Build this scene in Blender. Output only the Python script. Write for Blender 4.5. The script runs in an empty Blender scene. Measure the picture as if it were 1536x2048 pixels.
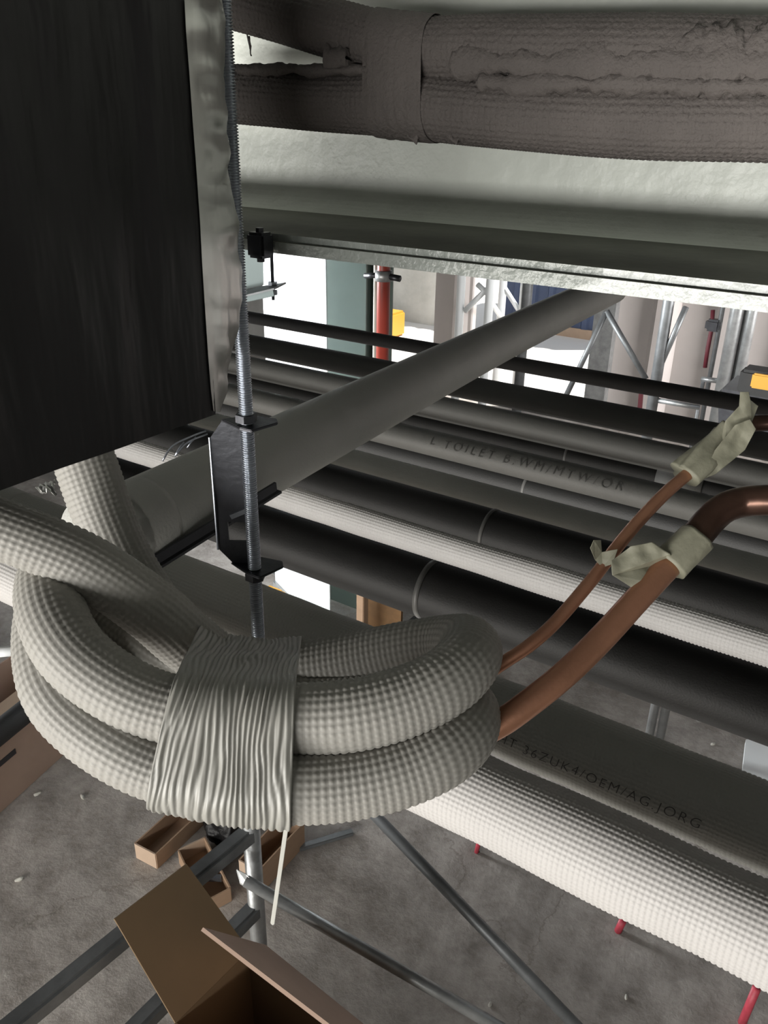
import bpy, bmesh, math, random
import numpy as np
from mathutils import Vector, Matrix, noise

random.seed(7); rng = np.random.default_rng(7)
C = bpy.context.scene.collection

# ------------------------------------------------------------ camera
F = 1650.0
def nrm(v):
    v = np.array(v, float); return v / np.linalg.norm(v)
_Z = nrm((68, 3549, 1650)); _X = nrm((2718, -819, 1650)); _X = nrm(_X - _Z * _X.dot(_Z)); _Y = np.cross(_Z, _X)
M = np.array([_X, _Y, _Z])
H = 2.75
CAM = np.array([0, 0, H])
cd = bpy.data.cameras.new('camera'); cam = bpy.data.objects.new('camera', cd); C.objects.link(cam)
m4 = Matrix([list(M[i]) + [CAM[i]] for i in range(3)] + [[0, 0, 0, 1]])
cam.matrix_world = m4
cd.sensor_fit = 'VERTICAL'; cd.sensor_height = 24; cd.lens = F / 2048 * 24; cd.clip_start = 0.02
bpy.context.scene.camera = cam

# ------------------------------------------------------------ light
S = bpy.context.scene
S.view_settings.view_transform = 'Standard'; S.view_settings.look = 'None'
S.view_settings.exposure = 0.0; S.view_settings.gamma = 1.0; S.view_settings.use_curve_mapping = False
w = bpy.data.worlds.new('world'); S.world = w; w.use_nodes = True
bg = w.node_tree.nodes['Background']
sky = w.node_tree.nodes.new('ShaderNodeTexSky')
sky.sky_type = 'HOSEK_WILKIE'; sky.turbidity = 6; sky.sun_direction = (0.3, -0.5, 0.8)
mixw = w.node_tree.nodes.new('ShaderNodeMixRGB'); mixw.inputs[0].default_value = 0.75
w.node_tree.links.new(sky.outputs[0], mixw.inputs[1]); mixw.inputs[2].default_value = (0.9, 0.95, 1, 1)
w.node_tree.links.new(mixw.outputs[0], bg.inputs[0])
bg.inputs[1].default_value = 0.9

def area(name, loc, target, sx, sy, power, col=(1, 1, 1), spread=180):
    l = bpy.data.lights.new(name, 'AREA'); l.shape = 'RECTANGLE'; l.size = sx; l.size_y = sy; l.energy = power; l.color = col; l.spread = math.radians(spread)
    o = bpy.data.objects.new(name, l); C.objects.link(o); o.location = loc
    o.rotation_euler = (Vector(target) - Vector(loc)).to_track_quat('-Z', 'Y').to_euler()
    return o
# daylight through the low gate opening in the wall behind the camera
area('gate_daylight', (-2.4, -3.9, 0.75), (-0.4, 0.6, 2.1), 3.0, 1.0, 200, (1.0, 0.96, 0.9))
# unseen lamp added higher up in the same wall to brighten the beam web
area('added_strip_light', (-0.9, -3.9, 2.0), (-0.4, 0.6, 2.6), 5.8, 0.42, 320, (1.0, 0.98, 0.94))
# unseen lamps added at both sides to brighten the far wall and white sheet
area('added_side_light', (3.85, 6.4, 1.9), (-1.5, 8.2, 1.4), 2.6, 1.8, 150, (1, 0.98, 0.97), 75)
area('added_left_light', (-6.9, 2.6, 1.7), (-3.0, 3.9, 1.6), 2.0, 1.6, 180, (0.95, 0.98, 1), 60)
sl = bpy.data.lights.new('sun', 'SUN'); sl.energy = 9.0; sl.angle = 0.02; sl.color = (1, 0.97, 0.93)
so = bpy.data.objects.new('sun', sl); C.objects.link(so); so.location = (0, 14, 12)
so.rotation_euler = Vector((-0.45, -0.35, -1.0)).to_track_quat('-Z', 'Y').to_euler()

# ------------------------------------------------------------ pixel helpers (measurements taken from the photograph)
def ray(px, py): return M @ np.array([(px - 768) / F, (1024 - py) / F, -1.0])
def P(px, py, d): return CAM + d * ray(px, py)
def onp(px, py, ax, v):
    r = ray(px, py); return CAM + (v - CAM[ax]) / r[ax] * r
def pipe_yr(a, b, z, px=1148):
    t = [math.atan2(-ray(px, q)[2], ray(px, q)[1]) for q in (a, b)]
    m = sum(t) / 2; dist = (H - z) / math.sin(m)
    return dist * math.cos(m), abs(dist * math.sin((t[1] - t[0]) / 2))

# ------------------------------------------------------------ materials
def mat(name, col, rough=0.6, metal=0.0, var=0.0, vs=8.0, bump=0.0, bs=60.0, spec=0.5, col2=None, stretch=None, coat=0.0, trans=0.0, sheen=0.0):
    m = bpy.data.materials.new(name); m.use_nodes = True
    nt = m.node_tree; b = nt.nodes['Principled BSDF']
    b.inputs['Base Color'].default_value = (*col, 1); b.inputs['Roughness'].default_value = rough
    b.inputs['Metallic'].default_value = metal; b.inputs['Specular IOR Level'].default_value = spec
    b.inputs['Coat Weight'].default_value = coat
    b.inputs['Transmission Weight'].default_value = trans
    tc = nt.nodes.new('ShaderNodeTexCoord'); mp = nt.nodes.new('ShaderNodeMapping')
    nt.links.new(tc.outputs['Object'], mp.inputs[0])
    if stretch: mp.inputs['Scale'].default_value = stretch
    if var or col2:
        n = nt.nodes.new('ShaderNodeTexNoise'); n.inputs['Scale'].default_value = vs; n.inputs['Detail'].default_value = 6; n.inputs['Roughness'].default_value = 0.62
        nt.links.new(mp.outputs[0], n.inputs[0])
        r = nt.nodes.new('ShaderNodeValToRGB')
        r.color_ramp.elements[0].position = 0.35; r.color_ramp.elements[1].position = 0.68
        c2 = col2 or tuple(max(0, c * (1 - var)) for c in col)
        r.color_ramp.elements[0].color = (*c2, 1); r.color_ramp.elements[1].color = (*col, 1)
        nt.links.new(n.outputs[0], r.inputs[0]); nt.links.new(r.outputs[0], b.inputs['Base Color'])
    if bump:
        n2 = nt.nodes.new('ShaderNodeTexNoise'); n2.inputs['Scale'].default_value = bs; n2.inputs['Detail'].default_value = 4
        nt.links.new(mp.outputs[0], n2.inputs[0])
        bp = nt.nodes.new('ShaderNodeBump'); bp.inputs['Strength'].default_value = 1.0; bp.inputs['Distance'].default_value = bump
        nt.links.new(n2.outputs[0], bp.inputs['Height']); nt.links.new(bp.outputs[0], b.inputs['Normal'])
    return m

foam = mat('white_foam', (0.28, 0.27, 0.245), 0.62, var=0.10, vs=14)
foamB = mat('bright_white_foam', (0.40, 0.385, 0.37), 0.62, var=0.06, vs=14)
foamG = mat('clean_white_foam', (0.42, 0.405, 0.39), 0.62, var=0.06, vs=14)
foamS = mat('smooth_grey_foam', (0.27, 0.27, 0.25), 0.6, var=0.08, vs=9, bump=0.0006, bs=300)
foamD = mat('dim_grey_foam', (0.085, 0.085, 0.08), 0.6, var=0.1, vs=9)
foamT = mat('grubby_brown_foam', (0.105, 0.092, 0.085), 0.8, var=0.25, vs=12, bump=0.0015, bs=350)
foamE = mat('greyer_foam', (0.19, 0.19, 0.18), 0.6, var=0.08, vs=9, bump=0.0006, bs=300)
foamX = mat('ribbed_grey_foam', (0.43, 0.43, 0.40), 0.6, var=0.08, vs=9, bump=0.0006, bs=300)
rubber = mat('black_rubber', (0.018, 0.018, 0.0175), 0.62, var=0.2, vs=20, bump=0.0004, bs=400)
rubberG = mat('dark_grey_rubber', (0.045, 0.043, 0.042), 0.6, var=0.2, vs=20)
band = mat('grey_joint_tape', (0.13, 0.13, 0.125), 0.5)
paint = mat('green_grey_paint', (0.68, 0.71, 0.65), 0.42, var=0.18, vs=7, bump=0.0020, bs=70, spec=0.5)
dusty = mat('shaded_flange_paint', (0.15, 0.155, 0.13), 0.75, var=0.3, vs=12, bump=0.0008, bs=80, spec=0.2)  # shade on top of the flange, put into the paint colour
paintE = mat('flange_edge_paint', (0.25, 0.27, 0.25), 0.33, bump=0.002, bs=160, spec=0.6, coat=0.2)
copper = mat('copper', (0.50, 0.25, 0.155), 0.38, 0.75, var=0.3, vs=9, stretch=(1, 1, 1), bump=0.0003, bs=200)
copperO = mat('oxidised_copper', (0.10, 0.055, 0.04), 0.32, 0.8, var=0.5, vs=18)
tape = mat('masking_tape', (0.23, 0.225, 0.165), 0.6, var=0.15, vs=30, bump=0.0008, bs=120)
film = mat('cream_stretch_tape', (0.27, 0.265, 0.24), 0.42, var=0.1, vs=20)
zinc = mat('zinc_plated_steel', (0.42, 0.45, 0.50), 0.32, 0.9, var=0.2, vs=30)
dsteel = mat('dark_steel', (0.07, 0.072, 0.08), 0.4, 0.8, var=0.25, vs=25, bump=0.0003, bs=150)
galv = mat('galvanised_steel', (0.42, 0.43, 0.43), 0.4, 0.7, var=0.3, vs=14, bump=0.0006, bs=90)
galvD = mat('dull_galvanised_steel', (0.22, 0.23, 0.235), 0.5, 0.6, var=0.3, vs=14)
bfilm = mat('black_plastic_film', (0.009, 0.0085, 0.009), 0.5, var=0.3, vs=5, bump=0.012, bs=7, stretch=(3, 3, 0.5), spec=0.25)
foil = mat('silver_foil', (0.52, 0.52, 0.50), 0.36, 0.75, var=0.25, vs=9, bump=0.006, bs=14, stretch=(1, 1, 0.5))
red = mat('red_paint', (0.26, 0.035, 0.022), 0.4, var=0.12, vs=8)
pink = mat('faded_red_plastic', (0.52, 0.06, 0.09), 0.5, var=0.3, vs=20)
redD = mat('dark_red_rubber', (0.13, 0.02, 0.03), 0.5)
card = mat('brown_cardboard', (0.36, 0.235, 0.15), 0.85, var=0.12, vs=6, bump=0.0006, bs=40, stretch=(1, 1, 4))
cardL = mat('light_cardboard', (0.46, 0.34, 0.25), 0.85, var=0.1, vs=6)
cardD = mat('deep_brown_cardboard', (0.16, 0.105, 0.055), 0.85, var=0.1, vs=6)
cardP = mat('pinkish_cardboard', (0.40, 0.28, 0.215), 0.85, var=0.12, vs=4)
ink = mat('black_marker_ink', (0.03, 0.028, 0.03), 0.6)
ink2 = mat('faded_marker_ink', (0.10, 0.10, 0.095), 0.6)
white = mat('white_panel', (0.86, 0.89, 0.9), 0.5, var=0.05, vs=2)
whiteP = mat('white_plastic', (0.5, 0.49, 0.44), 0.4)
blueP = mat('pale_blue_metal', (0.42, 0.5, 0.5), 0.5)
navy = mat('blue_container_paint', (0.05, 0.075, 0.15), 0.5, var=0.15, vs=3)
beige = mat('pinkish_beige_cladding', (0.46, 0.42, 0.40), 0.6, var=0.08, vs=2)
colG = mat('green_column_paint', (0.115, 0.15, 0.13), 0.5, var=0.1, vs=4)
yell = mat('yellow_plastic', (0.55, 0.28, 0.03), 0.5)
wood = mat('brown_wood', (0.22, 0.12, 0.05), 0.7, var=0.3, vs=12)
concW = mat('wall_concrete', (0.20, 0.20, 0.19), 0.85, var=0.25, vs=2)
concO = mat('outdoor_concrete', (0.55, 0.55, 0.52), 0.85, var=0.3, vs=2)
ceilM = mat('dark_ceiling', (0.05, 0.05, 0.05), 0.9, var=0.2, vs=2)
ground = mat('pale_concrete_ground', (0.80, 0.78, 0.75), 0.9, var=0.08, vs=1)

# concrete floor
def floor_mat():
    m = bpy.data.materials.new('stained_concrete'); m.use_nodes = True; nt = m.node_tree; b = nt.nodes['Principled BSDF']
    L = nt.links; N = nt.nodes.new
    tc = N('ShaderNodeTexCoord')
    def nz(s, d=8, r=0.6):
        n = N('ShaderNodeTexNoise'); n.inputs['Scale'].default_value = s; n.inputs['Detail'].default_value = d; n.inputs['Roughness'].default_value = r
        L.new(tc.outputs['Object'], n.inputs[0]); return n
    n1 = nz(2.2, 10, .65); n2 = nz(9, 10, .7); n3 = nz(1.1)
    r1 = N('ShaderNodeValToRGB'); e = r1.color_ramp.elements
    e[0].position = .33; e[0].color = (.26, .235, .215, 1); e[1].position = .7; e[1].color = (.50, .465, .43, 1)
    L.new(n1.outputs[0], r1.inputs[0])
    r2 = N('ShaderNodeValToRGB'); e = r2.color_ramp.elements
    e[0].position = .33; e[0].color = (.52, .50, .48, 1); e[1].position = .58; e[1].color = (1, 1, 1, 1)
    L.new(n2.outputs[0], r2.inputs[0])
    mx = N('ShaderNodeMixRGB'); mx.blend_type = 'MULTIPLY'; mx.inputs[0].default_value = .8
    L.new(r1.outputs[0], mx.inputs[1]); L.new(r2.outputs[0], mx.inputs[2])
    # cracks
    vo = N('ShaderNodeTexVoronoi'); vo.feature = 'DISTANCE_TO_EDGE'; vo.inputs['Scale'].default_value = .55
    ad = N('ShaderNodeVectorMath'); ad.operation = 'ADD'
    sc = N('ShaderNodeVectorMath'); sc.operation = 'SCALE'; sc.inputs['Scale'].default_value = .5
    L.new(n1.outputs[1], sc.inputs[0]); L.new(tc.outputs['Object'], ad.inputs[0]); L.new(sc.outputs[0], ad.inputs[1]); L.new(ad.outputs[0], vo.inputs[0])
    r3 = N('ShaderNodeValToRGB'); e = r3.color_ramp.elements
    e[0].position = .0; e[0].color = (.7, .68, .66, 1); e[1].position = .004; e[1].color = (1, 1, 1, 1)
    L.new(vo.outputs[0], r3.inputs[0])
    mx2 = N('ShaderNodeMixRGB'); mx2.blend_type = 'MULTIPLY'; mx2.inputs[0].default_value = 1
    L.new(mx.outputs[0], mx2.inputs[1]); L.new(r3.outputs[0], mx2.inputs[2])
    L.new(mx2.outputs[0], b.inputs['Base Color']); b.inputs['Roughness'].default_value = .8
    bp = N('ShaderNodeBump'); bp.inputs['Distance'].default_value = .012; bp.inputs['Strength'].default_value = .8
    L.new(n2.outputs[0], bp.inputs['Height']); L.new(bp.outputs[0], b.inputs['Normal'])
    return m
floorM = floor_mat()

# thin translucent sheet
sheetM = bpy.data.materials.new('translucent_sheet'); sheetM.use_nodes = True
_nt = sheetM.node_tree; _b = _nt.nodes['Principled BSDF']; _b.inputs['Base Color'].default_value = (.9, .93, .94, 1); _b.inputs['Roughness'].default_value = .5
_t = _nt.nodes.new('ShaderNodeBsdfTranslucent'); _t.inputs[0].default_value = (.92, .96, .97, 1)
_m = _nt.nodes.new('ShaderNodeMixShader'); _m.inputs[0].default_value = .5
_nt.links.new(_b.outputs[0], _m.inputs[1]); _nt.links.new(_t.outputs[0], _m.inputs[2]); _nt.links.new(_m.outputs[0], _nt.nodes['Material Output'].inputs[0])

# ------------------------------------------------------------ object helpers
def link(name, me, m=None, parent=None, smooth=False):
    o = bpy.data.objects.new(name, me); C.objects.link(o)
    if m: me.materials.append(m)
    if parent: o.parent = parent; o.matrix_parent_inverse = parent_inv(parent)
    if smooth: me.polygons.foreach_set('use_smooth', [True] * len(me.polygons)); me.update()
    return o
def parent_inv(p):
    if p.type != 'EMPTY': return Matrix.Identity(4)
    mt = Matrix.Identity(4); q = p
    while q:
        mt = Matrix.Translation(q.location) @ mt if q.type == 'EMPTY' else mt
        q = q.parent
    return mt.inverted()
def tag(o, label=None, cat=None, group=None, kind=None):
    if label: o['label'] = label
    if cat: o['category'] = cat
    if group: o['group'] = group
    if kind: o['kind'] = kind
    return o
def struct(o): o['kind'] = 'structure'; return o
def thing(name, loc, label, cat, group=None):
    o = bpy.data.objects.new(name, None); C.objects.link(o); o.location = [float(c) for c in loc]; o.empty_display_size = .05
    return tag(o, label, cat, group)
def mesh(name, V, Fc):
    me = bpy.data.meshes.new(name); me.from_pydata([tuple(map(float, v)) for v in V], [], [tuple(map(int, f)) for f in Fc]); me.update()
    bm = bmesh.new(); bm.from_mesh(me); bmesh.ops.recalc_face_normals(bm, faces=bm.faces); bm.to_mesh(me); bm.free()
    return me
def box_vf(c, s, R=None):
    V = [np.array([x * s[0] / 2, y * s[1] / 2, z * s[2] / 2]) for x in (-1, 1) for y in (-1, 1) for z in (-1, 1)]
    if R is not None: V = [R @ v for v in V]
    V = [v + np.array(c) for v in V]
    return V, [(0, 1, 3, 2), (4, 6, 7, 5), (0, 4, 5, 1), (2, 3, 7, 6), (0, 2, 6, 4), (1, 5, 7, 3)]
class MB:
    def __init__(s): s.V = []; s.F = []
    def add(s, VF):
        n = len(s.V); s.V += list(VF[0]); s.F += [tuple(i + n for i in f) for f in VF[1]]; return s
    def box(s, c, sz, R=None): return s.add(box_vf(c, sz, R))
    def b2(s, x0, x1, y0, y1, z0, z1): return s.box(((x0 + x1) / 2, (y0 + y1) / 2, (z0 + z1) / 2), (x1 - x0, y1 - y0, z1 - z0))
    def tube(s, p0, p1, r, n=16):
        return s.add(tube_vf(np.array([p0, p1], float), r, n))
    def bar(s, p0, p1, w_, h_, up=(0, 0, 1)):
        p0 = np.array(p0, float); p1 = np.array(p1, float); t = nrm(p1 - p0); a = nrm(np.cross(t, up)); b = np.cross(a, t)
        R = np.array([t, a, b]).T
        return s.box((p0 + p1) / 2, (np.linalg.norm(p1 - p0), w_, h_), R)
    def poly(s, pts, th):
        pts = [np.array(p, float) for p in pts]; nn = nrm(np.cross(pts[1] - pts[0], pts[2] - pts[0])) * th / 2; k = len(pts)
        V = [p + nn for p in pts] + [p - nn for p in pts]
        Fc = [tuple(range(k)), tuple(range(2 * k - 1, k - 1, -1))] + [(i, (i + 1) % k, (i + 1) % k + k, i + k) for i in range(k)]
        return s.add((V, Fc))
    def build(s, name, m, parent=None, smooth=False, bevel=0):
        me = mesh(name, s.V, s.F)
        if bevel:
            bm = bmesh.new(); bm.from_mesh(me)
            es = [e for e in bm.edges if len(e.link_faces) == 2 and e.calc_face_angle(0) > .6]
            bmesh.ops.bevel(bm, geom=es, offset=bevel, segments=2, affect='EDGES'); bm.to_mesh(me); bm.free()
        return link(name, me, m, parent, smooth)
def frames(pts):
    T = np.gradient(pts, axis=0); T /= np.linalg.norm(T, axis=1)[:, None]
    a = np.cross(T[0], (0, 0, 1.0))
    if np.linalg.norm(a) < .05: a = np.cross(T[0], (0, 1.0, 0))
    a = nrm(a); A = [a]
    for i in range(1, len(pts)):
        a = A[-1] - T[i] * A[-1].dot(T[i]); A.append(nrm(a))
    A = np.array(A); return T, A, np.cross(T, A)
def tube_vf(pts, r, n=16, caps=True, off=None):
    T, A, B = frames(pts); th = np.linspace(0, 2 * np.pi, n, endpoint=False)
    r = np.broadcast_to(np.asarray(r, float), (len(pts),))
    Rr = r[:, None] * np.ones((1, n))
    if off is not None: Rr = Rr + off
    V = pts[:, None, :] + Rr[:, :, None] * (np.cos(th)[None, :, None] * A[:, None, :] + np.sin(th)[None, :, None] * B[:, None, :])
    V = V.reshape(-1, 3); i = np.arange(len(pts) - 1)[:, None] * n; j = np.arange(n)[None, :]; j2 = (j + 1) % n
    Fc = np.stack([i + j, i + j2, i + n + j2, i + n + j], -1).reshape(-1, 4)
    Fl = [tuple(f) for f in Fc.tolist()]
    if caps: Fl += [tuple(range(n - 1, -1, -1)), tuple(range(len(V) - n, len(V)))]
    return list(V), Fl
def fast_mesh(name, V, Fq, caps=None):
    V = np.asarray(V, np.float32); me = bpy.data.meshes.new(name)
    if caps is None:
        Fq = np.asarray(Fq, np.int32)
        me.vertices.add(len(V)); me.vertices.foreach_set('co', V.ravel())
        me.loops.add(Fq.size); me.loops.foreach_set('vertex_index', Fq.ravel())
        me.polygons.add(len(Fq)); me.polygons.foreach_set('loop_start', np.arange(len(Fq), dtype=np.int32) * 4)
        me.polygons.foreach_set('loop_total', np.full(len(Fq), 4, np.int32)); me.update(calc_edges=True)
    return me
def spline(pts, n):
    pts = np.array(pts, float); Q = np.vstack([2 * pts[0] - pts[1], pts, 2 * pts[-1] - pts[-2]]); out = []
    for i in range(1, len(Q) - 2):
        p0, p1, p2, p3 = Q[i - 1:i + 3]
        for t in np.linspace(0, 1, 24, endpoint=False):
            out.append(.5 * (2 * p1 + (p2 - p0) * t + (2 * p0 - 5 * p1 + 4 * p2 - p3) * t * t + (3 * p1 - p0 - 3 * p2 + p3) * t ** 3))
    out.append(Q[-2]); out = np.array(out)
    for _ in range(3): out[1:-1] = (out[:-2] + 2 * out[1:-1] + out[2:]) / 4
    if pts.shape[1] > 3: L = np.linalg.norm(np.diff(out[:, :3], axis=0), axis=1)
    else: L = np.linalg.norm(np.diff(out, axis=0), axis=1)
    s = np.concatenate([[0], np.cumsum(L)])
    if isinstance(n, float): n = max(2, int(s[-1] / n))
    u = np.linspace(0, s[-1], n); return np.stack([np.interp(u, s, out[:, k]) for k in range(out.shape[1])], 1), s[-1]
def dimpled(name, pts, r, m, parent=None, pitch=.0045, amp=.0011, per=4, rad=None, fade=None):
    """foam sleeve embossed with a regular grid of little pyramids"""
    P_, L = spline(pts, pitch / per)
    R_ = P_[:, 3] if P_.shape[1] > 3 else np.full(len(P_), r)
    P3 = P_[:, :3]; rr = float(R_.mean()); nc = max(8, round(2 * np.pi * rr / pitch)); n = nc * per
    s = np.arange(len(P3)) / per; v = np.arange(n) / per
    h = (np.abs(np.sin(np.pi * s))[:, None] * np.abs(np.sin(np.pi * v))[None, :]) ** .8 * amp
    big = np.array([[noise.noise((float(p[0]) * 14, float(p[1]) * 14, float(p[2]) * 14)) for p in P3]]).T * rr * .05
    V, Fl = tube_vf(P3, R_, n, caps=False, off=h - amp * .5 + big)
    me = fast_mesh(name, V, Fl)
    return link(name, me, m, parent, True)
def smooth_tube(name, pts, r, m, parent=None, n=32, step=.01, lump=0.0):
    P_, L = spline(pts, step) if len(pts) > 2 else (np.linspace(pts[0], pts[1], max(2, int(np.linalg.norm(np.array(pts[1]) - np.array(pts[0])) / step))), 0)
    off = None
    if lump:
        off = np.array([[noise.noise((float(p[0]) * 25, float(p[1]) * 25, j * .35)) for j in list(range(n // 2)) + list(range(n // 2, 0, -1))] for p in P_]) * lump
    V, Fl = tube_vf(P_, r, n, True, off); me = mesh(name, V, Fl)
    return link(name, me, m, parent, True)
def crumple(name, corners, m, parent=None, nu=14, nv=10, amp=.004, curl=0.0, th=.0004, seed=0, ragged=.08):
    """wrinkled sheet over a bilinear patch"""
    c = [np.array(p, float) for p in corners]; nn = nrm(np.cross(c[1] - c[0], c[3] - c[0])); V = []
    sz = np.linalg.norm(c[1] - c[0])
    for j in range(nv + 1):
        for i in range(nu + 1):
            u = i / nu; v = j / nv
            e = ragged * noise.noise((u * 7 + seed, v * 7, seed)) if (i in (0, nu) or j in (0, nv)) else 0
            uu = u + e * (1 if i in (0, nu) else 0); vv = v + e * (1 if j in (0, nv) else 0)
            p = (1 - uu) * (1 - vv) * c[0] + uu * (1 - vv) * c[1] + uu * vv * c[2] + (1 - uu) * vv * c[3]
            h = amp * (noise.noise((u * 3 + seed, v * 3, 1.)) * 1.6 + noise.noise((u * 8, v * 8 + seed, 3.)) * .6) + curl * (u - .5) ** 2 * 4 * sz
            V.append(p + nn * h)
    Fc = [(j * (nu + 1) + i, j * (nu + 1) + i + 1, (j + 1) * (nu + 1) + i + 1, (j + 1) * (nu + 1) + i) for j in range(nv) for i in range(nu)]
    me = mesh(name, V, Fc); o = link(name, me, m, parent, True)
    sm = o.modifiers.new('thickness', 'SOLIDIFY'); sm.thickness = th; return o

# ------------------------------------------------------------ the building
XL, XR, YB, YF, ZC = -7.5, 4.0, -4.2, 8.5, 3.35
struct(MB().b2(XL - .2, XR + .2, YB - .2, YF + .2, -.15, 0).build('floor', floorM))
struct(MB().b2(XL - .2, XR + .2, YB - .2, YF + .2, ZC, ZC + .2).build('ceiling', ceilM))
# side walls with openings added for the lamps, back wall with low gate and added strip opening
wl = MB().b2(XL - .2, XL, YB, 1.4, 0, ZC).b2(XL - .2, XL, 3.8, YF, 0, ZC).b2(XL - .2, XL, 1.4, 3.8, 0, .8).b2(XL - .2, XL, 1.4, 3.8, 2.6, ZC)
struct(wl.build('wall_left', concW))
wr = MB().b2(XR, XR + .2, YB, 5, 0, ZC).b2(XR, XR + .2, 7.8, YF, 0, ZC).b2(XR, XR + .2, 5, 7.8, 0, .9).b2(XR, XR + .2, 5, 7.8, 2.9, ZC)
struct(wr.build('wall_right', concW))
wb = MB().b2(XL, -3.9, YB - .2, YB, 0, 1.83).b2(-.9, XR, YB - .2, YB, 0, 1.83).b2(-3.9, -.9, YB - .2, YB, 1.3, 1.83).b2(XL, XR, YB - .2, YB, 2.27, ZC).b2(XL, -4.2, YB - .2, YB, 1.83, 2.27).b2(2.1, XR, YB - .2, YB, 1.83, 2.27)
struct(wb.build('wall_back', concW))
def farx(px, Y=YF, py=700):
    r = ray(px, py); return r[0] / r[1] * Y
xg1 = farx(1228)              # right jamb of the gateway
def ribbed(name, x0, x1, y, z0, z1, period, depth, m, parent=None):
    V = []; Fc = []; n = int(math.ceil((x1 - x0) / period)); xs = []
    for k in range(n):
        for a, d in ((0, 0), (.55, 0), (.65, depth), (.9, depth)):
            x = x0 + (k + a) * period
            if x <= x1: xs.append((x, d))
    xs.append((x1, 0))
    for x, d in xs: V += [(x, y - d, z0), (x, y - d, z1), (x, y + .12, z0), (x, y + .12, z1)]
    for k in range(len(xs) - 1):
        a = 4 * k; Fc += [(a, a + 4, a + 5, a + 1), (a + 2, a + 3, a + 7, a + 6), (a, a + 2, a + 6, a + 4), (a + 1, a + 5, a + 7, a + 3)]
    Fc += [(0, 1, 3, 2), (4 * len(xs) - 4, 4 * len(xs) - 2, 4 * len(xs) - 1, 4 * len(xs) - 3)]
    return link(name, mesh(name, V, Fc), m, parent)
struct(ribbed('wall_far_right', xg1, XR, YF, 0, ZC, .62, .09, beige))
xp0, xp1 = farx(866), farx(938)
struct(ribbed('wall_far_pier', xp0, xp1, YF, 0, ZC, .45, .08, beige))
struct(MB().b2(XL, farx(700), YF, YF + .15, 0, ZC).build('wall_far_left', concW))
struct(MB().b2(xg1 - .22, xg1, YF - .12, YF + .1, 0, ZC).build('door_frame_gateway', galv))
struct(MB().b2(-40, 30, YF + .2, 60, -.2, -.02).build('ground', ground))

# ------------------------------------------------------------ the steel beam overhead
ye, _ = pipe_yr(560, 561, H - .085, 1000)
yw = .66; zb = H - .085
beam = thing('steel_beam', (-.5, yw, zb), 'grey-green painted steel I-beam running across under the ceiling', 'beam')
MB().b2(-6, 2.4, yw, yw + .012, zb, ZC - .016).build('web', paint, beam)
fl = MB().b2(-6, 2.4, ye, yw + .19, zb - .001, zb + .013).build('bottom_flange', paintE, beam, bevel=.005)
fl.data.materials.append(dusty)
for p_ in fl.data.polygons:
    if p_.normal.z > .9: p_.material_index = 1  # upward faces take the darker paint that stands in for shade
V = []; xs = (-6, 2.4); k = 8
fm = MB()
for i in range(k):  # fillet between the web and the flange
    a0 = math.pi / 2 * i / k; a1 = math.pi / 2 * (i + 1) / k; R0 = .024
    q = lambda a: (yw - R0 + R0 * math.sin(a), zb + .013 + R0 - R0 * math.cos(a))
    (ya, za), (yb, zb_) = q(a0), q(a1)
    n = len(fm.V); fm.V += [np.array(v) for v in ((-6, ya, za), (2.4, ya, za), (2.4, yb, zb_), (-6, yb, zb_), (-6, yw + .001, zb + .013), (2.4, yw + .001, zb + .013))]
    fm.F += [(n, n + 1, n + 2, n + 3)]
fm.build('fillet', paint, beam, True)
MB().b2(-6, 2.4, ye, yw + .19, ZC - .016, ZC - .001).build('top_flange', paintE, beam)

# ------------------------------------------------------------ the rack of parallel pipes
X0, X1 = -3.6, 1.6
def pipe_end(px, a, b, z):
    y, r = pipe_yr(a, b, z, px); return y, r
def xat(px, py, y): return float(onp(px, py, 1, y)[0])
PZ = H - .58
G_ = 'insulated pipes lying side by side on the rack'
pipes = {}
def straight(key, a, b, z, m, label, kind='insulated_pipe', cat='pipe', dim=None, rr=None):
    y, r = pipe_yr(a, b, z); r = rr or r
    t = thing(kind, (-.5, y, z - r), label, cat, G_)
    pts = [(X0, y, z), (-1, y, z), (.5, y, z), (X1, y, z)]
    if dim:
        lo, hi, pitch, amp = dim
        dimpled('insulation_sleeve', [(lo, y, z), ((lo * 2 + hi) / 3, y, z), ((lo + 2 * hi) / 3, y, z), (hi, y, z)], r, m, t, pitch, amp)
        if lo > X0: smooth_tube('insulation_sleeve', [(X0, y, z), (lo, y, z)], r, m, t)
    else:
        smooth_tube('insulation_sleeve', pts, r, m, t, 40, .02)
    pipes[key] = (y, z, r, t); return t
def ring(key, px, py, wd=.006, m=band, grow=.0012, name='joint_band'):
    y, z, r, t = pipes[key]; x = xat(px, py, y - r * .8)
    MB().tube((x - wd / 2, y, z), (x + wd / 2, y, z), r + grow, 40).build(name, m, t, True)
straight('A', 733, 764, PZ, rubberG, 'thin dark grey pipe, farthest of the parallel pipes, in front of the bright gateway')
straight('B', 791, 843, PZ - .03, foamD, 'dark grey insulated pipe, second farthest of the row, just below the bright gateway')
straight('C', 847, 902, PZ - .03, foamE, 'grey smooth insulated pipe, third farthest of the row, bright slit along its upper edge')
straight('k1', 885, 940, PZ - .09, rubber, 'black rubber pipe sunk between the third and fourth grey pipes of the row')
straight('D', 926, 984, PZ - .03, foamE, 'grey smooth insulated pipe with faint handwriting, fourth farthest of the row')
straight('k2', 972, 1030, PZ - .10, rubber, 'black rubber pipe sunk between the two grey pipes in the middle of the row')
straight('E', 1013, 1078, PZ - .03, foamX, 'plain grey smooth insulated pipe beside the thick black one, fifth farthest of the grey row')
straight('F', 1062, 1168, PZ - .03, rubber, 'black rubber pipe along the far side of the bright thin dimpled pipe')
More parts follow.
